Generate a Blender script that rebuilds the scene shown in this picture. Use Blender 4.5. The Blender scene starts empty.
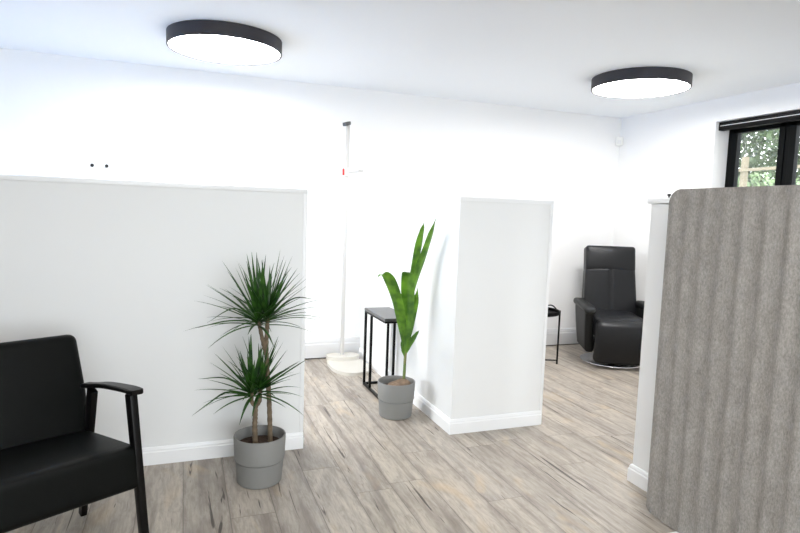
import bpy, bmesh, math, random
from mathutils import Vector, Matrix
random.seed(7)
S = bpy.context.scene
COL = S.collection
PI = math.pi
rad = math.radians

# ------------------------------------------------------------------ helpers
def lin(c):
    return tuple(((x/255)/12.92 if x/255 <= .04045 else ((x/255+.055)/1.055)**2.4) for x in c)

def mat(name, rgb, rough=.5, metal=0, spec=.5, bump=0, bscale=80, bdist=.002, var=0, vscale=6, coat=0):
    m = bpy.data.materials.new(name); m.use_nodes = True
    nt = m.node_tree; b = nt.nodes['Principled BSDF']
    c = (*lin(rgb), 1)
    b.inputs['Base Color'].default_value = c
    b.inputs['Roughness'].default_value = rough
    b.inputs['Metallic'].default_value = metal
    b.inputs['Specular IOR Level'].default_value = spec
    b.inputs['Coat Weight'].default_value = coat
    tc = nt.nodes.new('ShaderNodeTexCoord')
    if var:
        n = nt.nodes.new('ShaderNodeTexNoise'); n.inputs['Scale'].default_value = vscale
        n.inputs['Detail'].default_value = 4
        nt.links.new(tc.outputs['Object'], n.inputs['Vector'])
        r = nt.nodes.new('ShaderNodeValToRGB')
        r.color_ramp.elements[0].position = .3; r.color_ramp.elements[1].position = .7
        r.color_ramp.elements[0].color = (*[x*(1-var) for x in c[:3]], 1)
        r.color_ramp.elements[1].color = (*[min(1, x*(1+var)) for x in c[:3]], 1)
        nt.links.new(n.outputs['Fac'], r.inputs['Fac'])
        nt.links.new(r.outputs['Color'], b.inputs['Base Color'])
    if bump:
        n = nt.nodes.new('ShaderNodeTexNoise'); n.inputs['Scale'].default_value = bscale
        n.inputs['Detail'].default_value = 3
        nt.links.new(tc.outputs['Object'], n.inputs['Vector'])
        bp = nt.nodes.new('ShaderNodeBump'); bp.inputs['Strength'].default_value = bump
        bp.inputs['Distance'].default_value = bdist
        nt.links.new(n.outputs['Fac'], bp.inputs['Height'])
        nt.links.new(bp.outputs['Normal'], b.inputs['Normal'])
    return m

class MB:
    """collects shapes in one bmesh and links them as ONE mesh object"""
    def __init__(self): self.bm = bmesh.new()
    def _new(self, fn):
        t = bmesh.new(); fn(t)
        me = bpy.data.meshes.new('t'); t.to_mesh(me); t.free()
        self.bm.from_mesh(me); bpy.data.meshes.remove(me)
        return self
    def box(self, lo, hi, bev=0, seg=2, M=None):
        lo = Vector(lo); hi = Vector(hi)
        def f(t):
            bmesh.ops.create_cube(t, size=1)
            for v in t.verts:
                v.co = Vector(((lo[i]+hi[i])/2 + v.co[i]*(hi[i]-lo[i])) for i in range(3))
            if bev: bmesh.ops.bevel(t, geom=t.edges[:], offset=bev, segments=seg, profile=.5, affect='EDGES')
            if M: bmesh.ops.transform(t, matrix=M, verts=t.verts)
        return self._new(f)
    def bar(self, p0, p1, w, d, side=(1, 0, 0), bev=.003, w1=None, d1=None):
        """square bar from p0 to p1; w along 'side', d across"""
        p0 = Vector(p0); p1 = Vector(p1); z = (p1-p0).normalized()
        x = (Vector(side) - z*Vector(side).dot(z)).normalized(); y = z.cross(x)
        w1 = w if w1 is None else w1; d1 = d if d1 is None else d1
        def f(t):
            vs = []
            for p, a, b in ((p0, w, d), (p1, w1, d1)):
                for sx, sy in ((-1, -1), (1, -1), (1, 1), (-1, 1)):
                    vs.append(t.verts.new(p + x*sx*a/2 + y*sy*b/2))
            t.faces.new(vs[3::-1]); t.faces.new(vs[4:])
            for i in range(4):
                j = (i+1) % 4; t.faces.new((vs[i], vs[j], vs[j+4], vs[i+4]))
            if bev: bmesh.ops.bevel(t, geom=t.edges[:], offset=bev, segments=2, profile=.5, affect='EDGES')
        return self._new(f)
    def lathe(self, prof, n=48, c=(0, 0, 0), sx=1, sy=1):
        c = Vector(c)
        def f(t):
            rings = []
            for r, z in prof:
                if r < 1e-6: rings.append([t.verts.new(c+Vector((0, 0, z)))])
                else: rings.append([t.verts.new(c+Vector((r*sx*math.cos(2*PI*i/n), r*sy*math.sin(2*PI*i/n), z))) for i in range(n)])
            for a, b in zip(rings, rings[1:]):
                for i in range(n):
                    j = (i+1) % n
                    if len(a) == 1 and len(b) > 1: t.faces.new((a[0], b[i], b[j]))
                    elif len(b) == 1 and len(a) > 1: t.faces.new((a[j], a[i], b[0]))
                    elif len(a) > 1: t.faces.new((a[i], a[j], b[j], b[i]))
            bmesh.ops.recalc_face_normals(t, faces=t.faces)
        return self._new(f)
    def tube(self, pts, radii, n=12, caps=True):
        pts = [Vector(p) for p in pts]
        if not hasattr(radii, '__len__'): radii = [radii]*len(pts)
        def f(t):
            rings = []; ref = None
            for i, p in enumerate(pts):
                d = (pts[min(i+1, len(pts)-1)] - pts[max(i-1, 0)]).normalized()
                if ref is None:
                    ref = Vector((1, 0, 0)) if abs(d.x) < .8 else Vector((0, 1, 0))
                x = (ref - d*ref.dot(d)).normalized(); ref = x; y = d.cross(x)
                rings.append([t.verts.new(p + (x*math.cos(2*PI*k/n)+y*math.sin(2*PI*k/n))*radii[i]) for k in range(n)])
            for a, b in zip(rings, rings[1:]):
                for k in range(n):
                    j = (k+1) % n; t.faces.new((a[k], a[j], b[j], b[k]))
            if caps: t.faces.new(rings[0][::-1]); t.faces.new(rings[-1])
        return self._new(f)
    def prism(self, pts, z0, z1, bev=0):
        def f(t):
            vs = [t.verts.new((x, y, z0)) for x, y in pts]
            fc = t.faces.new(vs)
            r = bmesh.ops.extrude_face_region(t, geom=[fc])
            top = [g for g in r['geom'] if isinstance(g, bmesh.types.BMVert)]
            for g in top: g.co.z = z1
            bmesh.ops.recalc_face_normals(t, faces=t.faces)
            if bev:
                es = [e for e in t.edges if e.verts[0].co.z == z1 and e.verts[1].co.z == z1]
                bmesh.ops.bevel(t, geom=es, offset=bev, segments=3, profile=.5, affect='EDGES')
        return self._new(f)
    def cushion(self, c, size, r, fn=None, M=None, k=4, m=8):
        """rounded box; fn(co) bends the points before the matrix M"""
        h = [s/2 for s in size]
        def axis(hh):
            a = [-hh + r*(1-math.cos(PI/2*i/k)) for i in range(k)]
            mid = [-hh+r + (2*hh-2*r)*i/m for i in range(m+1)]
            return a + mid + [-x for x in a[::-1]]
        ax = [axis(x) for x in h]
        def f(t):
            for d in range(3):
                u, w = (d+1) % 3, (d+2) % 3
                for s in (-1, 1):
                    g = {}
                    for i, a in enumerate(ax[u]):
                        for j, b in enumerate(ax[w]):
                            p = Vector((0, 0, 0)); p[d] = s*h[d]; p[u] = a; p[w] = b
                            q = Vector(max(-h[e]+r, min(h[e]-r, p[e])) for e in range(3))
                            dv = p-q
                            if dv.length > 1e-9: p = q + dv.normalized()*r
                            g[i, j] = t.verts.new(p)
                    for i in range(len(ax[u])-1):
                        for j in range(len(ax[w])-1):
                            q = (g[i, j], g[i+1, j], g[i+1, j+1], g[i, j+1])
                            t.faces.new(q if s > 0 else q[::-1])
            bmesh.ops.remove_doubles(t, verts=t.verts, dist=1e-5)
            for v in t.verts:
                if fn: v.co = Vector(fn(v.co.copy()))
                v.co += Vector(c)
            if M: bmesh.ops.transform(t, matrix=M, verts=t.verts)
            bmesh.ops.recalc_face_normals(t, faces=t.faces)
        return self._new(f)
    def blade(self, pts, widths, side, fold=.25, n=None):
        """leaf strip through pts, with a V-fold; side = width direction hint"""
        pts = [Vector(p) for p in pts]; side = Vector(side)
        def f(t):
            rows = []
            for i, p in enumerate(pts):
                d = (pts[min(i+1, len(pts)-1)] - pts[max(i-1, 0)]).normalized()
                x = side - d*side.dot(d)
                x = x.normalized() if x.length > 1e-4 else d.orthogonal().normalized()
                nn = d.cross(x); w = widths[i]/2
                rows.append((t.verts.new(p - x*w + nn*w*fold), t.verts.new(p - nn*w*fold*.3), t.verts.new(p + x*w + nn*w*fold)))
            for a, b in zip(rows, rows[1:]):
                t.faces.new((a[0], a[1], b[1], b[0])); t.faces.new((a[1], a[2], b[2], b[1]))
        return self._new(f)
    def build(self, name, m, parent=None, loc=None, smooth=True, angle=40):
        me = bpy.data.meshes.new(name); self.bm.to_mesh(me); self.bm.free()
        me.materials.append(m)
        if smooth:
            me.shade_smooth()
            me.set_sharp_from_angle(angle=rad(angle))
        o = bpy.data.objects.new(name, me); COL.objects.link(o)
        if parent: o.parent = parent
        if loc: o.location = loc
        return o

def thing(name, label, cat, loc=(0, 0, 0), rz=0, group=None):
    o = bpy.data.objects.new(name, None); COL.objects.link(o)
    o.empty_display_size = .1
    o.location = loc; o.rotation_euler = (0, 0, rz)
    return tag(o, label, cat, group)
def tag(o, label, cat, group=None):
    o['label'] = label; o['category'] = cat
    if group: o['group'] = group
    return o
def struct(o):
    o['kind'] = 'structure'; return o
def smoothcurve(ctrl, n):
    """Catmull-Rom through control points"""
    P = [Vector(p) for p in ctrl]; P = [P[0]*2-P[1]] + P + [P[-1]*2-P[-2]]
    out = []
    for i in range(n):
        u = i/(n-1)*(len(P)-3); k = min(int(u), len(P)-4); t = u-k
        a, b, c, d = P[k:k+4]
        out.append(.5*((2*b)+(c-a)*t+(2*a-5*b+4*c-d)*t*t+(3*b-3*c+d-a)*t**3))
    return out

# ------------------------------------------------------------------ materials
M_wall = mat('white_wall_paint', (240, 240, 240), .65, bump=.05, bscale=300, bdist=.0008)
M_ceil = mat('white_ceiling_paint', (242, 245, 248), .8, bump=.04, bscale=250, bdist=.0008)
M_part = mat('partition_board_paint', (233, 234, 234), .55, bump=.04, bscale=260, bdist=.0006)
M_trim = mat('white_gloss_trim', (241, 242, 243), .35)
M_skirt = mat('pale_grey_skirting_paint', (212, 212, 213), .45)  # greyer than the white trim, used on the back wall only
M_shadowgap = mat('dark_shadow_gap', (60, 52, 46), .9)
M_leather = mat('black_leather', (4, 6, 5), .5, spec=.14, bump=.25, bscale=220, bdist=.0015, var=.15, vscale=30)
M_blackwood = mat('black_stained_wood', (6, 5, 5), .4, spec=.2, bump=.1, bscale=60)
M_recl = mat('charcoal_leather', (19, 20, 23), .42, spec=.35, bump=.25, bscale=160, bdist=.0012, var=.12, vscale=18)
M_recl2 = mat('charcoal_leather_side', (19, 21, 21), .5, spec=.3, bump=.25, bscale=160, bdist=.0012)
M_chrome = mat('polished_steel', (205, 205, 208), .18, metal=1)
M_blackmetal = mat('black_powder_coated_steel', (5, 5, 5), .45, spec=.2)
M_tabletop = mat('dark_grey_table_top', (56, 55, 55), .28, spec=.7, bump=.1, bscale=120, var=.15, vscale=20)
M_pot = mat('grey_matte_pot', (128, 128, 126), .6, bump=.06, bscale=180, bdist=.0008)
M_soil = mat('dark_soil', (58, 40, 28), .95, bump=.9, bscale=60, bdist=.01, var=.4, vscale=60)
M_bark = mat('dracaena_stem_bark', (108, 94, 76), .8, bump=.6, bscale=70, bdist=.003, var=.3, vscale=45)
M_lamp = mat('dark_grey_lamp_housing', (46, 44, 50), .5)
M_whiteplastic = mat('white_plastic', (240, 240, 236), .4)
M_cream = mat('cream_platform_plastic', (206, 202, 193), .45, bump=.05)
M_rod = mat('brushed_pale_aluminium', (202, 200, 198), .45)
M_red = mat('red_plastic', (196, 40, 40), .4)
M_blackplastic = mat('black_plastic', (22, 22, 24), .4)
M_greyplastic = mat('grey_plastic', (80, 80, 84), .4)
M_frame = mat('black_window_frame', (5, 7, 8), .6, spec=.1)
M_blind = mat('black_blind_cassette', (5, 5, 6), .5, spec=.2)
M_white = mat('white_edge_strip', (230, 230, 230), .5)
M_post = mat('pale_timber_post', (88, 80, 62), .75, bump=.3, bscale=40)
M_ground = mat('garden_paving', (168, 166, 160), .9, var=.15, vscale=3)
M_blue_bounce = mat('blue_terrace_tiles', (44, 136, 210), .8, var=.12, vscale=4)  # made-up blue that tints the light bounced in from the left
M_trunk = mat('tree_trunk_bark', (92, 78, 66), .9, bump=.6, bscale=20)
M_coir = mat('coconut_husk', (122, 102, 84), .95, bump=.9, bscale=50, bdist=.006, var=.35, vscale=30)

def leaf_mat(name, rgb, rgb2, rough=.45, vscale=12, trans=.0):
    m = mat(name, rgb, rough)
    nt = m.node_tree; b = nt.nodes['Principled BSDF']
    tc = nt.nodes.new('ShaderNodeTexCoord')
    n = nt.nodes.new('ShaderNodeTexNoise'); n.inputs['Scale'].default_value = vscale
    nt.links.new(tc.outputs['Object'], n.inputs['Vector'])
    r = nt.nodes.new('ShaderNodeValToRGB')
    r.color_ramp.elements[0].position = .35; r.color_ramp.elements[1].position = .65
    r.color_ramp.elements[0].color = (*lin(rgb), 1); r.color_ramp.elements[1].color = (*lin(rgb2), 1)
    nt.links.new(n.outputs['Fac'], r.inputs['Fac']); nt.links.new(r.outputs['Color'], b.inputs['Base Color'])
    if trans:
        t = nt.nodes.new('ShaderNodeBsdfTranslucent'); nt.links.new(r.outputs['Color'], t.inputs['Color'])
        mx = nt.nodes.new('ShaderNodeMixShader'); mx.inputs['Fac'].default_value = trans
        nt.links.new(b.outputs[0], mx.inputs[1]); nt.links.new(t.outputs[0], mx.inputs[2])
        nt.links.new(mx.outputs[0], nt.nodes['Material Output'].inputs['Surface'])
    return m
M_drac = leaf_mat('dracaena_leaf', (22, 56, 20), (56, 98, 32), .4, 22, .12)
M_coco = leaf_mat('coconut_leaf', (58, 100, 22), (104, 150, 40), .35, 14, .15)
M_stalk = leaf_mat('coconut_stalk', (96, 120, 60), (130, 120, 80), .5, 14)
M_hedge = leaf_mat('hedge_leaf', (20, 32, 14), (62, 80, 44), .6, 3, .3)
M_hedge2 = leaf_mat('pale_hedge_leaf', (50, 70, 38), (112, 130, 92), .6, 3, .3)

def emit_mat(name, rgb, strength):
    m = bpy.data.materials.new(name); m.use_nodes = True; nt = m.node_tree
    nt.nodes.remove(nt.nodes['Principled BSDF'])
    e = nt.nodes.new('ShaderNodeEmission'); e.inputs['Color'].default_value = (*rgb, 1); e.inputs['Strength'].default_value = strength
    nt.links.new(e.outputs[0], nt.nodes['Material Output'].inputs['Surface'])
    return m
LAMP_POWER = 12.6
M_diff = emit_mat('lit_diffuser', (1.0, .99, .975), LAMP_POWER)

def glass_mat():
    m = bpy.data.materials.new('window_glass'); m.use_nodes = True; nt = m.node_tree
    nt.nodes.remove(nt.nodes['Principled BSDF'])
    t = nt.nodes.new('ShaderNodeBsdfTransparent'); t.inputs['Color'].default_value = (.96, .97, .965, 1)
    g = nt.nodes.new('ShaderNodeBsdfGlossy'); g.inputs['Roughness'].default_value = .02
    fr = nt.nodes.new('ShaderNodeFresnel'); fr.inputs['IOR'].default_value = 1.45
    mx = nt.nodes.new('ShaderNodeMixShader')
    nt.links.new(fr.outputs[0], mx.inputs['Fac']); nt.links.new(t.outputs[0], mx.inputs[1]); nt.links.new(g.outputs[0], mx.inputs[2])
    nt.links.new(mx.outputs[0], nt.nodes['Material Output'].inputs['Surface'])
    return m
M_glass = glass_mat()

def floor_mat():
    m = bpy.data.materials.new('oak_effect_plank_floor'); m.use_nodes = True; nt = m.node_tree
    N = nt.nodes; L = nt.links; b = N['Principled BSDF']
    def math_(op, a, c=None, d=None):
        n = N.new('ShaderNodeMath'); n.operation = op
        for i, x in enumerate((a, c, d)):
            if x is None: continue
            if isinstance(x, (int, float)): n.inputs[i].default_value = x
            else: L.new(x, n.inputs[i])
        return n.outputs[0]
    def comb(x, y, z=0):
        n = N.new('ShaderNodeCombineXYZ')
        for i, q in enumerate((x, y, z)):
            if isinstance(q, (int, float)): n.inputs[i].default_value = q
            else: L.new(q, n.inputs[i])
        return n.outputs[0]
    tc = N.new('ShaderNodeTexCoord'); sep = N.new('ShaderNodeSeparateXYZ'); L.new(tc.outputs['Object'], sep.inputs[0])
    X, Y = sep.outputs[0], sep.outputs[1]
    W, LEN = .19, 1.28
    xs = math_('DIVIDE', X, W); row = math_('FLOOR', xs); fx = math_('FRACT', xs)
    wn = N.new('ShaderNodeTexWhiteNoise'); wn.noise_dimensions = '1D'; L.new(row, wn.inputs['W'])
    ys = math_('ADD', math_('DIVIDE', Y, LEN), math_('MULTIPLY', wn.outputs['Value'], 7.3))
    cell = math_('FLOOR', ys); fy = math_('FRACT', ys)
    wn2 = N.new('ShaderNodeTexWhiteNoise'); wn2.noise_dimensions = '2D'; L.new(comb(row, cell), wn2.inputs['Vector'])
    rnd = wn2.outputs['Value']
    sepc = N.new('ShaderNodeSeparateColor'); L.new(wn2.outputs['Color'], sepc.inputs[0])
    off = math_('MULTIPLY', rnd, 37.0)
    # long grain, different in every plank
    def noise(sx, sy, det, rough=.6, dist=0.0, seed=0.0):
        n = N.new('ShaderNodeTexNoise'); n.inputs['Scale'].default_value = 1; n.inputs['Detail'].default_value = det
        n.inputs['Roughness'].default_value = rough; n.inputs['Distortion'].default_value = dist
        L.new(comb(math_('MULTIPLY', X, sx), math_('ADD', math_('MULTIPLY', Y, sy), off), math_('ADD', off, seed)), n.inputs['Vector'])
        return n.outputs['Fac']
    broad = noise(8, 1.5, 3, .6, .9)
    mott = noise(26, 6.5, 5, .7, .8, 5)
    fine = noise(75, 8.0, 4, .7, .5, 13)
    crack = noise(28, 1.3, 3, .58, 1.3, 17)
    band = noise(13, .8, 2, .5, .5, 31)
    blot = noise(5.5, 2.4, 2, .5, .8, 23)
    def ramp(f, stops):
        r = N.new('ShaderNodeValToRGB'); e = r.color_ramp.elements
        while len(e) < len(stops): e.new(.5)
        for q, (p, c) in zip(e, stops): q.position = p; q.color = (*c, 1)
        L.new(f, r.inputs['Fac']); return r.outputs['Color']
    def mix(f, a, c, mode='MIX'):
        n = N.new('ShaderNodeMix'); n.data_type = 'RGBA'; n.blend_type = mode
        for s, x in ((n.inputs['Factor'], f), (n.inputs['A'], a), (n.inputs['B'], c)):
            if isinstance(x, (int, float)): s.default_value = x
            elif isinstance(x, tuple): s.default_value = (*x, 1)
            else: L.new(x, s)
        return n.outputs['Result']
    base = ramp(rnd, [(0, lin((154, 146, 137))), (.25, lin((184, 173, 160))), (.5, lin((168, 160, 152))), (.75, lin((193, 183, 169))), (1, lin((150, 142, 134)))])
    tone = ramp(broad, [(.25, lin((122, 112, 104))), (.48, lin((175, 166, 154))), (.7, lin((208, 198, 182)))])
    c = mix(.5, base, tone)
    c = mix(ramp(mott, [(.34, (.38,)*3), (.54, (0,)*3)]), c, lin((116, 104, 93)))
    c = mix(ramp(mott, [(.56, (0,)*3), (.74, (.22,)*3)]), c, lin((210, 200, 184)))
    c = mix(ramp(fine, [(.40, (.24,)*3), (.56, (0,)*3)]), c, lin((98, 86, 76)))
    c = mix(ramp(band, [(.33, (.5,)*3), (.43, (0,)*3)]), c, lin((106, 95, 86)))
    c = mix(ramp(blot, [(.62, (0,)*3), (.8, (.42,)*3)]), c, lin((206, 178, 136)))
    c = mix(ramp(crack, [(.315, (.9,)*3), (.35, (0,)*3)]), c, lin((62, 52, 46)))
    edge = math_('MINIMUM', fx, math_('SUBTRACT', 1.0, fx))
    c = mix(ramp(math_('ADD', edge, math_('MULTIPLY', math_('SUBTRACT', mott, .5), .25)), [(0, (.28,)*3), (.09, (0,)*3)]), c, lin((106, 95, 86)))
    # joints between planks
    ex = math_('MINIMUM', fx, math_('SUBTRACT', 1.0, fx)); ey = math_('MINIMUM', fy, math_('SUBTRACT', 1.0, fy))
    jx = math_('LESS_THAN', ex, .008); jy = math_('LESS_THAN', ey, .0012)
    j = math_('MAXIMUM', jx, jy)
    c = mix(math_('MULTIPLY', j, .55), c, lin((70, 60, 54)))
    L.new(c, b.inputs['Base Color'])
    b.inputs['Roughness'].default_value = .42
    rr = N.new('ShaderNodeMapRange'); L.new(fine, rr.inputs['Value']); rr.inputs['To Min'].default_value = .5; rr.inputs['To Max'].default_value = .36
    L.new(rr.outputs[0], b.inputs['Roughness'])
    bp = N.new('ShaderNodeBump'); bp.inputs['Strength'].default_value = .25; bp.inputs['Distance'].default_value = .001
    L.new(math_('SUBTRACT', fine, j), bp.inputs['Height']); L.new(bp.outputs[0], b.inputs['Normal'])
    return m
M_floor = floor_mat()

def felt_mat():
    m = mat('grey_melange_felt', (170, 166, 161), .95, spec=.15)
    nt = m.node_tree; b = nt.nodes['Principled BSDF']
    tc = nt.nodes.new('ShaderNodeTexCoord')
    mp = nt.nodes.new('ShaderNodeMapping'); mp.inputs['Scale'].default_value = (1, 1, .45)
    nt.links.new(tc.outputs['Object'], mp.inputs['Vector'])
    n = nt.nodes.new('ShaderNodeTexNoise'); n.inputs['Scale'].default_value = 170; n.inputs['Detail'].default_value = 5; n.inputs['Roughness'].default_value = .75
    n2 = nt.nodes.new('ShaderNodeTexNoise'); n2.inputs['Scale'].default_value = 28; n2.inputs['Detail'].default_value = 4
    nt.links.new(mp.outputs[0], n.inputs['Vector']); nt.links.new(mp.outputs[0], n2.inputs['Vector'])
    a = nt.nodes.new('ShaderNodeMath'); a.operation = 'MULTIPLY_ADD'; a.inputs[1].default_value = .35
    nt.links.new(n2.outputs['Fac'], a.inputs[0]); nt.links.new(n.outputs['Fac'], a.inputs[2])
    r = nt.nodes.new('ShaderNodeValToRGB')
    r.color_ramp.elements[0].position = .5; r.color_ramp.elements[1].position = .86
    r.color_ramp.elements[0].color = (*lin((125, 121, 117)), 1); r.color_ramp.elements[1].color = (*lin((167, 163, 158)), 1)
    nt.links.new(a.outputs[0], r.inputs['Fac']); nt.links.new(r.outputs['Color'], b.inputs['Base Color'])
    bp = nt.nodes.new('ShaderNodeBump'); bp.inputs['Strength'].default_value = .5; bp.inputs['Distance'].default_value = .002
    nt.links.new(n.outputs['Fac'], bp.inputs['Height']); nt.links.new(bp.outputs[0], b.inputs['Normal'])
    return m
M_felt = felt_mat()

# ------------------------------------------------------------------ room shell
XL, XR, YB, YF, H = -2.8, 4.34, 5.04, -2.8, 2.412
T = .22
struct(MB().box((XL-T, YF-T, -.15), (XR+T, YB+T, 0)).build('floor', M_floor, smooth=False))
struct(MB().box((XL-T, YF-T, H), (XR+T, YB+T, H+.2)).build('ceiling', M_ceil, smooth=False))
struct(MB().box((XL-T, YB, 0), (XR+T, YB+T, H)).build('wall_back', M_wall, smooth=False))
# right wall with the garden window
WY0, WY1, WZ0, WZ1 = 2.77, 3.855, .92, 2.215
def wall_x(name, x0, x1, y0, y1, holes):
    m = MB(); ys = y0
    for a, b, z0, z1 in holes:
        m.box((x0, ys, 0), (x1, a, H))
        if z0 > 0: m.box((x0, a, 0), (x1, b, z0))
        m.box((x0, a, z1), (x1, b, H)); ys = b
    m.box((x0, ys, 0), (x1, y1, H))
    return struct(m.build(name, M_wall, smooth=False))
def wall_y(name, y0, y1, x0, x1, holes):
    m = MB(); xs = x0
    for a, b, z0, z1 in holes:
        m.box((xs, y0, 0), (a, y1, H))
        if z0 > 0: m.box((a, y0, 0), (b, y1, z0))
        m.box((a, y0, z1), (b, y1, H)); xs = b
    m.box((xs, y0, 0), (x1, y1, H))
    return struct(m.build(name, M_wall, smooth=False))
wall_x('wall_right', XR, XR+T, YF, YB, [(WY0, WY1, WZ0, WZ1)])
wall_x('wall_left', XL-T, XL, YF, YB, [(3.35, 4.95, .0, 1.75)])
wall_y('wall_front', YF-T, YF, XL-T, XR+T, [(-.8, 2.6, .6, 2.2)])

def skirting(name, p0, p1, nrm, h, t=.016, z0=0.0, parent=None, m0=0, m1=0, m=None):
    """moulded skirting board from p0 to p1, standing out along nrm"""
    p0 = Vector((*p0, 0)); p1 = Vector((*p1, 0)); n = Vector((*nrm, 0)); dr = (p1-p0).normalized()
    prof = [(0, z0), (t, z0), (t, h*.72), (t*.75, h*.78), (t*.75, h*.86), (t*.45, h*.97), (t*.3, h), (0, h)]
    def f(tm):
        A = [tm.verts.new(p0+n*a-dr*a*m0+Vector((0, 0, z))) for a, z in prof]
        B = [tm.verts.new(p1+n*a+dr*a*m1+Vector((0, 0, z))) for a, z in prof]
        tm.faces.new(A); tm.faces.new(B[::-1])
        for i in range(len(prof)):
            j = (i+1) % len(prof); tm.faces.new((A[i], B[i], B[j], A[j]))
        bmesh.ops.recalc_face_normals(tm, faces=tm.faces)
    mb = MB(); mb._new(f)
    return mb.build(name, m or M_trim, parent, smooth=False)
PX0, PX1, PY, PT, PH = 1.525, 2.169, 3.08, .1, 1.437       # corner partition
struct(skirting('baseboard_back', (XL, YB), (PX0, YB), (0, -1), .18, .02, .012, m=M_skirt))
struct(MB().box((XL, YB-.006, 0), (PX0, YB, .014)).build('trim_1', M_shadowgap, smooth=False))  # dark strip painted in as the shade under the skirting
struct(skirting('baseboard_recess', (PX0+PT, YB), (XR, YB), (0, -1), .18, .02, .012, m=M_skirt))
struct(MB().box((PX0+PT, YB-.006, 0), (XR, YB, .014)).build('trim_2', M_shadowgap, smooth=False))  # same painted shade under the recess skirting
struct(skirting('baseboard_right', (XR, 2.3), (XR, YB-.021), (-1, 0), .18, .02, .012))

# window in the right wall: frame, two sashes with panes, sill
FX0, FX1 = 4.505, 4.555
win = MB()
win.box((FX0, WY0, WZ0), (FX1, WY0+.045, WZ1)).box((FX0, WY1-.045, WZ0), (FX1, WY1, WZ1))
win.box((FX0, WY0, WZ0), (FX1, WY1, WZ0+.05)).box((FX0, WY0, WZ1-.045), (FX1, WY1, WZ1))
ym = (WY0+WY1)/2
win.box((FX0, ym-.02, WZ0), (FX1, ym+.02, WZ1))
w = struct(win.build('window_1', M_frame, smooth=False))
for a, b in ((WY0+.045, ym-.02), (ym+.02, WY1-.045)):
    s = MB(); z0, z1 = WZ0+.05, WZ1-.045; q = .05; x0, x1 = FX0-.012, FX1-.01
    s.box((x0, a, z0), (x1, a+q, z1), .004).box((x0, b-q, z0), (x1, b, z1), .004)
    s.box((x0, a, z0), (x1, b, z0+q), .004).box((x0, a, z1-q), (x1, b, z1), .004)
    sash = s.build('window_sash', M_frame, w, smooth=False)
    MB().box((FX0+.012, a+q-.005, z0+q-.005), (FX0+.02, b-q+.005, z1-q+.005)).build('pane', M_glass, sash, smooth=False)
MB().box((XR-.03, WY0, WZ0-.03), (FX0, WY1, WZ0), .004).build('window_sill', M_trim, w, smooth=False)

bl = thing('roller_blind', 'black roller blind rolled up at the head of the garden window', 'blind', (4.405, (WY0+WY1)/2, 2.177))
hw = (WY1-WY0)/2-.012
bm_ = MB()
def cass(t):
    prof = [(-.032, .034), (-.032, -.012), (-.022, -.034), (.03, -.034), (.034, .034)]
    A = [t.verts.new((x, -hw, z)) for x, z in prof]; B = [t.verts.new((x, hw, z)) for x, z in prof]
    t.faces.new(A); t.faces.new(B[::-1])
    for i in range(5): j = (i+1) % 5; t.faces.new((A[i], B[i], B[j], A[j]))
    bmesh.ops.recalc_face_normals(t, faces=t.faces)
bm_._new(cass); bm_.build('cassette', M_blind, bl, smooth=False)
MB().box((-.035, -hw+.01, .0), (-.0315, hw-.01, .0045)).build('white_edge_strip', M_white, bl, smooth=False)
MB().box((-.034, hw, -.036), (.034, hw+.008, .036), .004).build('end_bracket', M_blind, bl, smooth=False)
MB().box((-.034, -hw-.008, -.036), (.034, -hw, .036), .004).build('end_bracket', M_blind, bl, smooth=False)

# unseen windows added behind the camera and on the left to light the room
def added_window_x(n, x, y0, y1, z0, z1):
    m = MB(); q = .06
    for a, b in ((y0, y0+q), ((y0+y1)/2-q/2, (y0+y1)/2+q/2), (y1-q, y1)): m.box((x-.03, a, z0), (x+.03, b, z1))
    m.box((x-.03, y0, z1-q), (x+.03, y1, z1)); m.box((x-.03, y0, z0), (x+.03, y1, z0+q))
    o = struct(m.build('window_%d' % n, M_frame, smooth=False))
    MB().box((x-.005, y0+q-.004, z0+q-.004), (x+.005, y1-q+.004, z1-q+.004)).build('pane', M_glass, o, smooth=False)
added_window_x(2, XL-.12, 3.35, 4.95, 0, 1.75)
m = MB(); q = .06; y = YF-.12
for a, b in ((-.8, -.8+q), (.9-q/2, .9+q/2), (2.6-q, 2.6)): m.box((a, y-.03, .6), (b, y+.03, 2.2))
m.box((-.8, y-.03, .6), (2.6, y+.03, .6+q)).box((-.8, y-.03, 2.2-q), (2.6, y+.03, 2.2))
o = struct(m.build('window_3', M_frame, smooth=False))
MB().box((-.8+q-.004, y-.005, .6+q-.004), (2.6-q+.004, y+.005, 2.2-q+.004)).build('pane', M_glass, o, smooth=False)

# ------------------------------------------------------------------ half-height partitions
def cap(m, lo, hi, over=.008, z=PH, h=.024, end=.008):
    m.box((lo[0]-over, lo[1]-over, z-h), (hi[0]+end, hi[1]+over, z), .003)
SK, ST = .09, .015
# left one
LX, LY = .624, 3.117
p = thing('partition_wall', 'long white half-height partition behind the bushy spiky potted plant', 'partition', (0, 0, 0))
MB().box((XL+.001, LY, 0), (LX, LY+PT, PH-.024)).build('panel', M_part, p, smooth=False)
m = MB(); cap(m, (XL+.014, LY), (LX, LY+PT), end=.004); m.build('cap_rail', M_trim, p)
MB().box((LX-.018, LY-.004, 0), (LX+.004, LY+PT+.004, PH-.024), .002).build('end_trim', M_trim, p)
skirting('skirting_board', (XL+.001, LY), (LX+.004, LY), (0, -1), SK, ST, 0, p)
skirting('skirting_board', (XL+.021, LY+PT), (LX+.004, LY+PT), (0, 1), SK, ST, 0, p)
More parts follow.
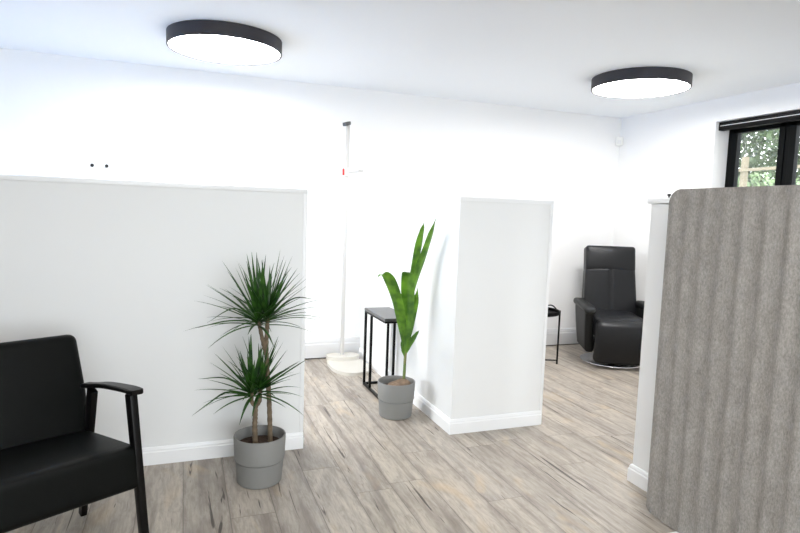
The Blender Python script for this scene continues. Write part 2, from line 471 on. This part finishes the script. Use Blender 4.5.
# corner one: runs to the back wall, short return towards the passage
p = thing('partition_wall', 'white half-height corner partition standing in the middle of the room', 'partition', (0, 0, 0))
Lsh = [(PX0, PY), (PX1, PY), (PX1, PY+PT), (PX0+PT, PY+PT), (PX0+PT, YB-.001), (PX0, YB-.001)]
MB().prism(Lsh, 0, PH-.024).build('panel', M_part, p, smooth=False)
ov = .006
Lcap = [(PX0-ov, PY-ov), (PX1+ov, PY-ov), (PX1+ov, PY+PT+ov), (PX0+PT+ov, PY+PT+ov), (PX0+PT+ov, YB-.001), (PX0-ov, YB-.001)]
MB().prism(Lcap, PH-.024, PH, .004).build('cap_rail', M_trim, p)
MB().box((PX1-.018, PY-.004, 0), (PX1+.004, PY+PT+.004, PH-.024), .002).build('end_trim', M_trim, p)
skirting('skirting_board', (PX0, PY), (PX1-.006, PY), (0, -1), SK, ST, 0, p, 1)
skirting('skirting_board', (PX0, PY), (PX0, YB-.022), (-1, 0), SK, ST, 0, p, 1)
skirting('skirting_board', (PX0+PT, PY+PT), (PX0+PT, YB-.022), (1, 0), SK, ST, 0, p)
# right one: its white end shows beside the felt screen
RX, RY = 2.152, 2.245
p = thing('partition_wall', 'white half-height partition end showing beside the grey felt screen', 'partition', (0, 0, 0))
MB().box((RX, RY-.13, 0), (XR-.001, RY, PH-.024)).build('panel', M_part, p, smooth=False)
m = MB(); cap(m, (RX, RY-.13), (XR-.014, RY), .016, PH+.004, .026); m.build('cap_rail', M_trim, p)
skirting('skirting_board', (RX, RY-.13), (RX, RY), (-1, 0), SK, ST, 0, p, 1, 1)
skirting('skirting_board', (RX, RY), (XR-.001, RY), (0, 1), SK, ST, 0, p, 1)
skirting('skirting_board', (RX, RY-.13), (XR-.001, RY-.13), (0, -1), SK, ST, 0, p, 1)
# small black thing on that partition
k = MB().lathe([(0, 0), (.006, 0), (.006, .004), (.004, .006), (.004, .012), (.0085, .014), (.009, .019), (.006, .022), (0, .0225)], 20)
tag(k.build('black_knob', M_blackplastic, None, (2.208, 2.195, PH+.004)), 'tiny black knob standing on the cap of the partition beside the felt screen', 'knob')

# ------------------------------------------------------------------ ceiling lamps
def lamp(loc, R):
    t = thing('ceiling_lamp', '', 'ceiling lamp', (loc[0], loc[1], H), 0, 'round flush ceiling lamps')
    MB().lathe([(R-.012, -.002), (R, -.002), (R, -.080), (R-.003, -.083), (R-.012, -.083), (R-.012, -.002)], 96).build('housing', M_lamp, t)
    MB().lathe([(R-.0125, -.076), (R-.04, -.0775), (0, -.0785)], 96).build('diffuser', M_diff, t)
    MB().lathe([(0, -.001), (R-.0125, -.001), (R-.0125, -.03), (0, -.03)], 48).build('mounting_plate', M_whiteplastic, t)
    return t
l1 = lamp((.255, 4.01), .357)
l1['label'] = 'round dark-rimmed ceiling lamp nearer the height measuring rod, lit white'
l2 = lamp((3.255, 3.60), .355)
l2['label'] = 'round dark-rimmed ceiling lamp nearer the black recliner, lit white'
added_lamp = lamp((.6, .3), .357)  # unseen lamp added for more light in the near half of the room
added_lamp['label'] = 'round dark-rimmed ceiling lamp above the open floor near the black armchair'

# ------------------------------------------------------------------ small things on the back wall
for x, lab in ((-.653, 'left one of two small black pegs on the back wall'), (-.553, 'right one of two small black pegs on the back wall')):
    m = MB().lathe([(0, 0), (.006, 0), (.006, .014), (.0125, .016), (.0135, .022), (.01, .027), (0, .028)], 20)
    o = m.build('wall_peg', M_blackplastic, None, (x, YB, 1.612)); o.rotation_euler = (PI/2, 0, 0)
    tag(o, lab, 'wall peg', 'black pegs on the back wall')
s = thing('motion_sensor', 'small white motion sensor high in the back right corner of the room', 'sensor', (4.313, 5.013, 2.165), rad(-45))
MB().box((-.03, -.035, -.048), (.03, -.003, .048), .01, 3).build('casing', M_whiteplastic, s)
MB().prism([(-.036, -.004), (.036, -.004), (0, .0365)], -.04, .04).build('corner_bracket', M_whiteplastic, s, smooth=False)
MB().cushion((0, -.034, -.012), (.036, .02, .04), .008, m=2).build('lens', mat('sensor_lens', (232, 232, 232), .3), s)

# ------------------------------------------------------------------ potted plants
def pot_parts(t, R=.124, h=.232):
    r0 = R*.86
    MB().lathe([(0, .0), (r0-.006, 0), (r0, .006), (R*.928, h*.475), (R*.90, h*.485), (R*.90, h*.502), (R*.965, h*.51), (R, h-.004), (R-.002, h), (R-.007, h), (R-.009, h-.004), (R*.90, h-.055), (0, h-.055)], 72).build('pot', M_pot, t)
def soil_part(t, R=.124, h=.232):
    m = MB(); n = 40
    m.lathe([(0, h-.047)]+[(R*.9*i/8, h-.047+random.uniform(-.003, .004)) for i in range(1, 8)]+[(R*.895, h-.05), (R*.8, h-.058), (0, h-.058)], n)
    m.build('soil', M_soil, t)

d = thing('potted_dracaena', 'spiky-leaved dracaena in a grey pot before the long partition', 'potted plant', (.35, 2.785, 0))
pot_parts(d); soil_part(d)
dx = -.007
def ringed(pts, r0, r1, n=40):
    P = smoothcurve([(x+dx, y, z) for x, y, z in pts], n)
    return P, [r0+(r1-r0)*i/(n-1) + .0009*math.sin(i*1.9) for i in range(n)]
m = MB(); P, r = ringed([(-.013, -.01, .17), (-.019, -.012, .27), (-.016, -.01, .385)], .0135, .0115); m.tube(P, r, 14)
P, r = ringed([(-.016, -.01, .375), (-.034, -.014, .40), (-.036, -.02, .45)], .010, .0085, 16); m.tube(P, r, 12)
P, r = ringed([(-.016, -.01, .375), (.003, -.006, .40), (.004, -.004, .46)], .010, .0085, 16); m.tube(P, r, 12)
m.build('short_stem', M_bark, d)
m = MB(); P, r = ringed([(.060, .012, .17), (.050, .012, .40), (.034, .012, .637), (.038, .012, .80)], .0125, .0095, 60); m.tube(P, r, 14)
P, r = ringed([(.034, .012, .62), (.018, .010, .68), (-.006, .006, .79)], .0105, .009, 24); m.tube(P, r, 12)
m.build('tall_stem', M_bark, d)
def crown(c, n, Lmin, Lmax, seed, tilt=(0, 0), low=-.15, extra=()):
    rng = random.Random(seed); m = MB(); c = Vector(c)
    for i in range(n):
        u = (i+.5)/n
        el = 1.45 - (1.45-low)*u**.95 + rng.uniform(-.14, .14)          # upright in the middle, spreading outside
        az = i*2.39996 + rng.uniform(-.25, .25)
        L = rng.uniform(Lmin, Lmax)*(1 - .12*abs(u-.5))
        d0 = Vector((math.cos(az)*math.cos(el)+tilt[0], math.sin(az)*math.cos(el)+tilt[1], math.sin(el))).normalized()
        droop = .02 + .26*u**2.5 + rng.uniform(0, .07)
        st = c + Vector((0, 0, .05*(1-u) - .02))
        hz = Vector((d0.x, d0.y, 0)); hz = hz.normalized() if hz.length > .01 else Vector((1, 0, 0))
        pts = []; w = []
        K = 8
        for k in range(K+1):
            s_ = k/K
            q = st + d0*L*s_ + Vector((0, 0, -1))*L*droop*s_**2.3
            q.y = min(q.y, 3.117-.006-2.785)                     # stays in front of the partition
            pts.append(q)
            w.append(.0185*min(1, .55+2.2*s_)*(1-s_**1.9)+.0007)
        side = d0.cross(Vector((0, 0, 1))); side = side if side.length > .05 else Vector((math.cos(az+1.57), math.sin(az+1.57), 0))
        m.blade(pts, w, side, .3)
    for ctrl in extra:
        P = smoothcurve([Vector(q) for q in ctrl], 12)
        m.blade(P, [.015*min(1, .6+2*k/11)*(1-(k/11)**2.6)+.0007 for k in range(12)], Vector((0, 1, .3)), .3)
    return m.build('leaf_crown', M_drac, d)
crown((-.006+dx, .006, .785), 46, .27, .37, 3, (-.12, 0), .0, [((-.02, 0, .80), (-.13, -.03, .86), (-.25, -.06, .80)), ((-.02, 0, .79), (-.16, -.02, .80), (-.30, -.05, .775))])
crown((.038+dx, .012, .80), 36, .25, .35, 5, (.14, 0), .1, [((.03, 0, .80), (.14, -.05, .90), (.235, -.10, .905))])
crown((-.037+dx, -.02, .445), 38, .21, .30, 11, (-.18, -.05), .02, [((-.05, -.02, .44), (-.16, -.05, .47), (-.245, -.08, .43), (-.315, -.10, .385)), ((-.05, -.02, .45), (-.16, -.03, .53), (-.29, -.05, .54))])
crown((.004+dx, -.004, .455), 32, .20, .29, 13, (.16, 0), .08, [((.0, 0, .45), (.12, -.06, .55), (.21, -.1, .62))])

c = thing('potted_coconut_palm', 'young coconut palm with a few broad leaves in a grey pot', 'potted plant', (1.312, 3.48, 0))
pot_parts(c, .124, .232); soil_part(c, .124, .232)
MB().cushion((0, 0, 0), (.15, .12, .085), .042, fn=lambda v: (v.x*(1-1.2*v.y*v.y*40*.1), v.y, v.z+.01*math.sin(v.x*40)), k=6, m=3).build('coconut_husk', M_coir, c, (.02, -.005, .19))
def cl(pts): return [Vector((x-.010, y, z)) for x, y, z in pts]
P = smoothcurve(cl([(.060, 0, .185), (.064, 0, .30), (.066, 0, .42), (.066, 0, .50)]), 24)
MB().tube(P, [.0105-.002*i/23 for i in range(24)], 14).build('stalk', M_stalk, c)
def palm_leaf(ctrl, W, prof, side, fold=.25, n=26):
    P = smoothcurve(cl(ctrl), n)
    ws = []
    for i in range(n):
        s_ = i/(n-1)
        for (a, wa), (b, wb) in zip(prof, prof[1:]):
            if a <= s_ <= b:
                t_ = (s_-a)/(b-a); t_ = t_*t_*(3-2*t_); ws.append(W*(wa+(wb-wa)*t_)+.001); break
    # fluted: five points across
    mb = MB(); sd = Vector(side)
    def f(t):
        rows = []
        for i, p_ in enumerate(P):
            dd = (P[min(i+1, n-1)]-P[max(i-1, 0)]).normalized(); x = (sd-dd*sd.dot(dd)).normalized(); nn = dd.cross(x)
            row = []
            for u, hgt in ((-1, .9), (-.75, .48), (-.5, .42), (-.25, .05), (0, -.12), (.25, .05), (.5, .42), (.75, .48), (1, .9)):
                row.append(t.verts.new(p_ + x*u*ws[i]/2 + nn*hgt*fold*ws[i]/2))
            rows.append(row)
        for a, b in zip(rows, rows[1:]):
            for j in range(8): t.faces.new((a[j], a[j+1], b[j+1], b[j]))
    mb._new(f)
    return mb.build('leaf', M_coco, c, angle=80)
SPEAR = ((0, .25), (.35, .85), (.6, 1), (.85, .6), (1, 0))
palm_leaf([(.066, 0, .47), (.075, -.005, .65), (.098, -.025, .86), (.139, -.105, 1.097), (.150, -.225, 1.311)], .060, ((0, .3), (.3, .6), (.65, 1), (.85, .7), (1, 0)), (1, .25, 0), .35)
palm_leaf([(.066, .01, .47), (.074, .012, .70), (.098, .0, .924), (.128, -.025, 1.157), (.138, -.065, 1.276)], .046, ((0, .3), (.4, .7), (.7, 1), (.88, .6), (1, 0)), (1, -.2, 0), .35)
palm_leaf([(.064, -.004, .40), (.062, -.02, .55), (.060, -.035, .69), (.050, -.045, .84), (.042, -.055, .93), (.040, -.085, .955)], .088, ((0, .22), (.3, .8), (.6, 1), (.82, .9), (.93, .6), (1, .02)), (1, -.35, 0), .3, 34)
palm_leaf([(.058, -.003, .42), (.028, -.03, .57), (-.022, -.06, .75), (-.085, -.085, .89), (-.135, -.10, .945), (-.19, -.12, .925)], .076, ((0, .3), (.35, .9), (.6, 1), (.82, .7), (1, 0)), (.7, -.6, .3), .3)
palm_leaf([(.066, .004, .40), (.082, 0, .55), (.112, -.02, .727), (.112, -.065, .866)], .05, ((0, .3), (.4, 1), (.7, .8), (1, 0)), (1, -.6, 0), .4)
palm_leaf([(.062, -.004, .39), (.080, -.015, .45), (.112, -.03, .52), (.142, -.04, .57)], .036, SPEAR, (1, 0, -.4), .4)
palm_leaf([(.060, -.004, .39), (.048, -.02, .46), (.036, -.03, .548)], .042, SPEAR, (1, 0, .2), .4)

# ------------------------------------------------------------------ black C-shaped side table
t = thing('side_table', 'narrow black metal side table with grey top behind the coconut palm', 'side table', (1.406, 3.95, 0))
MB().box((-.107, -.24, .580), (.097, .245, .6), .003).build('table_top', M_tabletop, t, smooth=False)
m = MB(); q = .009
m.box((-.105, -.238, .566), (.095, .243, .5795), .001); m.build('top_frame', M_blackmetal, t, smooth=False)
for x in (-.096, .087):
    for y in (.234, .09):
        MB().box((x-q, y-q, .018), (x+q, y+q, .567), .002).build('leg', M_blackmetal, t, smooth=False)
    MB().box((x-q, -.225, 0), (x+q, .243, .018), .002).build('floor_rail', M_blackmetal, t, smooth=False)
MB().box((-.087, .225, .0), (.078, .243, .018), .002).build('cross_rail', M_blackmetal, t, smooth=False)

# ------------------------------------------------------------------ height measuring rod
t = thing('height_measure', 'white freestanding height measuring rod on a pale floor platform', 'height measure', (1.325, 4.70, 0))
def oval(a, b, n=40, p=2.6):
    return [(math.copysign(abs(math.cos(2*PI*i/n))**(2/p), math.cos(2*PI*i/n))*a, math.copysign(abs(math.sin(2*PI*i/n))**(2/p), math.sin(2*PI*i/n))*b) for i in range(n)]
MB().prism(oval(.163, .285), 0, .028, .010).build('platform', M_cream, t)
MB().prism([(x, y+.185) for x, y in oval(.145, .09)], .0281, .062, .022).build('heel_block', M_cream, t)
MB().box((-.019, .185, .05), (.013, .213, 2.075), .004).build('rod', M_rod, t)
hd = MB().bar((.012, .205, 2.085), (-.055, .13, 2.058), .03, .032, (0, 0, 1), .006)
hd.build('wall_spacer', M_greyplastic, t)
sl = MB().box((-.028, .172, 1.63), (.024, .22, 1.70), .008).build('slider', M_whiteplastic, t)
MB().box((-.042, .175, 1.638), (-.028, .205, 1.695), .005).build('red_clamp', M_red, sl)
MB().bar((.02, .18, 1.668), (.075, .03, 1.672), .016, .05, (0, 0, 1), .004).build('head_paddle', M_rod, sl)

# ------------------------------------------------------------------ round tray table
t = thing('tray_table', 'small round black tray table partly hidden behind the corner partition', 'side table', (3.0, 4.447, 0), rad(15))
R = .222
MB().lathe([(0, .466), (R-.01, .466), (R, .472), (R, .500), (R-.003, .502), (R-.006, .500), (R-.006, .474), (0, .4705)], 64).build('tray', M_blackmetal, t)
for s_ in (-1, 1):
    pts = [(R*1.005*math.cos(a)*s_, R*1.005*math.sin(a), .502+.022*math.sin(PI*(i/12))) for i, a in enumerate([(-.28+.56*j/12) for j in range(13)])]
    MB().tube(pts, .006, 10).build('tray_handle', M_blackmetal, t)
for k_ in range(4):
    a = k_*PI/2 - .62
    MB().tube([(R*1.03*math.cos(a), R*1.03*math.sin(a), 0), (R*1.03*math.cos(a), R*1.03*math.sin(a), .498)], .0085, 12).build('leg', M_blackmetal, t)
for k_ in range(2):
    a = k_*PI/2 - .62
    MB().tube([(R*1.03*math.cos(a), R*1.03*math.sin(a), .035+.011*k_), (-R*1.03*math.cos(a), -R*1.03*math.sin(a), .035+.011*k_)], .0055, 10).build('cross_bar', M_blackmetal, t)

# ------------------------------------------------------------------ black recliner
t = thing('recliner_chair', 'black leather recliner with high back on a round steel base', 'recliner', (3.825, 4.352, 0), -rad(27))
MB().lathe([(0, 0), (.285, 0), (.29, .004), (.288, .010), (.20, .017), (.05, .022), (.034, .03), (.032, .13), (0, .13)], 72).build('base_plate', M_chrome, t)
MB().box((-.2, -.2, .125), (.2, .2, .19), .01).box((-.25, -.10, .14), (.25, -.06, .17), .006).box((-.25, .08, .14), (.25, .12, .17), .006).build('swivel_frame', M_blackmetal, t)
def seat_fn(v):
    v.z += .018*(1-(v.x/.25)**2)*(1 if v.z > 0 else 0)
    if v.z > 0: v.z -= .03*max(0, (-v.y-.12)/.17)**2
    return v
MB().cushion((0, -.03, .35), (.485, .58, .19), .06, seat_fn).build('seat_cushion', M_recl, t)
def flap_fn(v):
    v.y += -.045*(1-((v.z+.0)/.21)**2) + .02*(v.x/.25)**2
    return v
fm = Matrix.Translation((0, -.315, .24)) @ Matrix.Rotation(rad(7), 4, 'X')
MB().cushion((0, 0, 0), (.485, .12, .40), .055, flap_fn, fm).build('leg_rest', M_recl, t)
bmx = Matrix.Translation((0, .235, .39)) @ Matrix.Rotation(rad(-13), 4, 'X')
def back_fn(v):
    x = v.x; z = v.z
    if v.y < 0:
        v.y -= .016*(1-(x/.26)**2)
        v.y += .006*math.exp(-(x/.006)**2)               # centre seam
    v.x *= 1 + .04*(-z/.25)
    return v
MB().cushion((0, 0, .225), (.495, .15, .50), .03, back_fn, bmx, m=24).build('backrest', M_recl, t)
def head_fn(v):
    if v.y < 0: v.y -= .022*(1-(v.x/.26)**2)*(1-(v.z/.14)**2) + .008
    return v
MB().cushion((0, -.002, .565), (.475, .146, .255), .03, head_fn, bmx).build('headrest', M_recl, t)
MB().box((-.225, .05, .0), (.225, .082, .65), .012, 2, bmx).build('back_shell', M_recl2, t)
for sx in (-1, 1):
    m = MB()
    def arm_fn(v, sx=sx):
        k_ = (v.z+.20)/.40
        v.x -= sx*.03*max(0, 1-k_)**1.5
        v.y *= .74+.26*k_
        return v
    m.cushion((sx*.287, -.02, .315), (.08, .54, .40), .03, arm_fn)
    a = m.build('armrest_panel', M_recl2, t)
    def pad_fn(v):
        v.z -= .02*max(0, (-v.y-.2)/.1)**2
        return v
    MB().cushion((sx*.292, -.03, .528), (.105, .60, .062), .03, pad_fn).build('armrest_pad', M_recl2, a)

# ------------------------------------------------------------------ black armchair
A0 = Vector((-.55, 2.265, 0)); th = rad(29.5)
t = thing('armchair', 'black leather armchair with black wooden arms at the left edge', 'armchair', A0, th)
SW = .322
smx = Matrix.Translation((0, -.03, .357)) @ Matrix.Rotation(rad(-7.5), 4, 'X')
def aseat(v):
    if v.z > 0: v.z += .012*(1-(v.x/SW)**2)*(1-(v.y/.28)**2)
    return v
MB().cushion((0, .0, 0), (SW*2, .48, .155), .026, aseat, smx, m=12).build('seat', M_leather, t)
bmx = Matrix.Translation((0, .150, .36)) @ Matrix.Rotation(rad(-17), 4, 'X')
def aback(v):
    if v.y < 0: v.y -= .012*(1-(v.x/.33)**2)
    if v.z > 0: v.x *= 1 - .03*((v.z)/.22)
    return v
MB().cushion((0, .045, .222), (.662, .09, .45), .032, aback, bmx, m=12).build('backrest', M_leather, t)
for sx in (-1, 1):
    x = sx*.318
    MB().bar((x-sx*.014, -.225, .648), (x+sx*.012, -.285, 0), .028, .046, (1, 0, 0), .005, .026, .034).build('leg', M_blackwood, t)
    MB().bar((x-sx*.014, .10, .592), (x+sx*.012, .28, 0), .028, .046, (1, 0, 0), .005, .026, .034).build('leg', M_blackwood, t)
    m = MB()
    x -= sx*.012
    def armtop(tm, x=x):
        path = smoothcurve([(x, -.272, .664), (x, -.20, .660), (x, -.02, .635), (x, .10, .608), (x, .17, .594)], 16)
        rows = []
        for i, p_ in enumerate(path):
            u = i/15; wd = .028*(1-.3*u) if i else .020
            hh = .009
            rows.append([tm.verts.new(p_+Vector((a*wd, 0, b*hh))) for a, b in ((-1, -.6), (-.8, -1), (.8, -1), (1, -.6), (1, .6), (.8, 1), (-.8, 1), (-1, .6))])
        tm.faces.new(rows[0]); tm.faces.new(rows[-1][::-1])
        for a, b in zip(rows, rows[1:]):
            for j in range(8): tm.faces.new((a[j], b[j], b[(j+1) % 8], a[(j+1) % 8]))
        bmesh.ops.recalc_face_normals(tm, faces=tm.faces)
    m._new(armtop); m.build('armrest', M_blackwood, t, angle=30)
m = MB().box((-.300, -.205, .292), (.300, -.175, .33), .004).box((-.300, .16, .27), (.300, .19, .31), .004)
m.build('seat_rail', M_blackwood, t, smooth=False)

# ------------------------------------------------------------------ grey felt screen
t = thing('felt_screen', 'tall grey ribbed felt screen with rounded corner at the right edge', 'room divider', (1.985, 1.30, 0))
y0, y1, z0, z1, rc = -.75, .665, .010, 1.468, .062
def felt(tm):
    ny, nz = 190, 40; th_ = .012
    def zr(y):                     # top and bottom of the sheet at y, with rounded corners
        e = min(y-y0, y1-y)
        d_ = rc-math.sqrt(max(0, rc*rc-(rc-e)**2)) if e < rc else 0
        return z0+d_*.5, z1-d_
    nc = 12
    ys = [y0+rc*(1-math.cos(PI/2*i/nc)) for i in range(nc)] + [y0+rc+(y1-y0-2*rc)*i/(ny-2*nc) for i in range(ny-2*nc+1)] + [y1-rc*(1-math.cos(PI/2*i/nc)) for i in range(nc)][::-1]
    G = {}
    for s_ in (0, 1):
        for i, y in enumerate(ys):
            a, b = zr(y)
            ed = min(1, min(y-y0, y1-y)/.03)
            ph = 2*PI*(y-y1)/.088
            wv = (.0062+.001*math.sin(y*7.3))*(math.sin(ph+.35*math.sin(y*11))+.12*math.cos(2*ph))*ed
            for j in range(nz+1):
                u = j/nz; z = a+(b-a)*u
                f_ = min(1, (b-z)/.05, (z-a)/.02) if True else 1
                f_ = max(0.25, f_)
                G[s_, i, j] = tm.verts.new(((-th_/2 if s_ == 0 else th_/2)+wv*f_, y, z))
    for s_ in (0, 1):
        for i in range(ny):
            for j in range(nz): tm.faces.new((G[s_, i, j], G[s_, i+1, j], G[s_, i+1, j+1], G[s_, i, j+1]))
    for i in range(ny):
        for j in (0, nz): tm.faces.new((G[0, i, j], G[0, i+1, j], G[1, i+1, j], G[1, i, j]))
    for j in range(nz):
        for i in (0, ny): tm.faces.new((G[0, i, j], G[0, i, j+1], G[1, i, j+1], G[1, i, j]))
    bmesh.ops.recalc_face_normals(tm, faces=tm.faces)
m = MB(); m._new(felt); m.build('felt_panel', M_felt, t, angle=50)
for yy in (.46, -.55):
    MB().box((-.085, yy-.03, 0), (.13, yy+.03, .0095), .003).build('foot_plate', M_whiteplastic, t)

# ------------------------------------------------------------------ garden outside the window
struct(MB().box((XL-T, -14, -.35), (18, 18, -.16)).build('garden_ground', M_ground, smooth=False))
struct(MB().box((-18, -14, -.35), (XL-T-.001, 18, -.16)).build('terrace_ground', M_blue_bounce, smooth=False))  # added ground, coloured blue to throw blue light through the left window
def leaf_cloud(rng, n, c, r, size):
    m = bmesh.new()
    for i in range(n):
        while True:
            v = Vector((rng.uniform(-1, 1), rng.uniform(-1, 1), rng.uniform(-1, 1)))
            if .35 < v.length < 1: break
        p_ = Vector(c)+Vector((v.x*r[0], v.y*r[1], v.z*r[2]))
        d_ = Vector((rng.gauss(0, 1), rng.gauss(0, 1), rng.gauss(0, 1))).normalized(); x = d_.orthogonal().normalized(); y_ = d_.cross(x)
        s_ = size*rng.uniform(.6, 1.4)
        m.faces.new([m.verts.new(p_+q_) for q_ in (x*s_, y_*s_*.45, -x*s_, -y_*s_*.45)])
    b = MB(); me = bpy.data.meshes.new('t'); m.to_mesh(me); m.free(); b.bm.from_mesh(me); bpy.data.meshes.remove(me)
    return b
rng = random.Random(4)
for (x, y, h, lab) in ((11.2, 8.7, 2.5, 'leafy green tree seen through the garden window beyond the fence'),
                       (11.0, 4.4, 2.5, 'leafy green tree outside to the right of the garden window'),
                       (15.5, 12.6, 3.4, 'tall green tree farthest back in the garden outside the window')):
    tr = thing('garden_tree', lab, 'tree', (x, y, -.16), 0, 'trees outside the garden window')
    MB().tube(smoothcurve([(0, 0, 0), (.05, .03, h*.5), (0, .05, h)], 12), [.11-.006*i for i in range(12)], 12).build('trunk', M_trunk, tr)
    leaf_cloud(rng, 11000, (0, 0, h+.35), (1.9, 1.9, 2.4), .07).build('tree_crown', M_hedge, tr, smooth=False)
sh = thing('garden_shrub', 'pale green shrub behind the timber fence outside the window', 'shrub', (8.3, 6.45, -.16))
MB().tube([(0, 0, 0), (.03, 0, .8)], .04, 10).build('stem', M_trunk, sh)
leaf_cloud(rng, 5000, (0, 0, 1.35), (.7, 1.2, .95), .05).build('shrub_foliage', M_hedge2, sh, smooth=False)
fn = thing('garden_fence', 'pale timber post and rail fence in the garden outside the window', 'fence', (7.2, 5.87, -.16))
for yy in (-1.5, 0, 1.5): MB().box((-.035, yy-.033, 0), (.035, yy+.033, 2.42), .006).build('post', M_post, fn, smooth=False)
for zz in (1.2, 2.24): MB().box((-.06, -1.7, zz-.02), (-.0355, 1.7, zz+.02), .004).build('rail', M_post, fn, smooth=False)

# ------------------------------------------------------------------ light
wd = bpy.data.worlds.new('sky'); S.world = wd; wd.use_nodes = True
nt = wd.node_tree; bg = nt.nodes['Background']
bg.inputs['Strength'].default_value = 4.1
bg.inputs['Color'].default_value = (.91, .95, 1.0, 1)
def portal(loc, rot, sx, sy, name):
    l = bpy.data.lights.new(name, 'AREA'); l.shape = 'RECTANGLE'; l.size = sx; l.size_y = sy
    l.cycles.is_portal = True
    o = bpy.data.objects.new(name, l); COL.objects.link(o); o.location = loc; o.rotation_euler = rot
portal((XR+T+.02, (WY0+WY1)/2, (WZ0+WZ1)/2), (0, PI/2, 0), WZ1-WZ0, WY1-WY0, 'window_daylight_right')
portal((XL-T-.02, 4.15, .875), (0, -PI/2, 0), 1.75, 1.6, 'window_daylight_left')
portal((.9, YF-T-.02, 1.4), (PI/2, 0, 0), 3.4, 1.6, 'window_daylight_front')

# ------------------------------------------------------------------ camera
cd = bpy.data.cameras.new('camera'); cam = bpy.data.objects.new('camera', cd); COL.objects.link(cam)
Rv = Vector((0.9364738665919943, -0.3490418246330333, 0.03444563611086926))
Uv = Vector((-0.000738789675646237, 0.09624593983532317, 0.9953573093392294))
Fv = Vector((0.35073658403430735, 0.9321515561978417, -0.08987393892495794))
cam.matrix_world = Matrix((( Rv.x, Uv.x, -Fv.x, 0), (Rv.y, Uv.y, -Fv.y, 0), (Rv.z, Uv.z, -Fv.z, 1.32), (0, 0, 0, 1)))
cd.sensor_width = 36; cd.lens = 578.65/800*36; cd.clip_start = .05
S.camera = cam
S.view_settings.view_transform = 'Standard'; S.view_settings.look = 'None'
S.view_settings.gamma = 1; S.view_settings.use_curve_mapping = False
S.view_settings.exposure = 1.6
S.cycles.max_bounces = 12; S.cycles.diffuse_bounces = 8
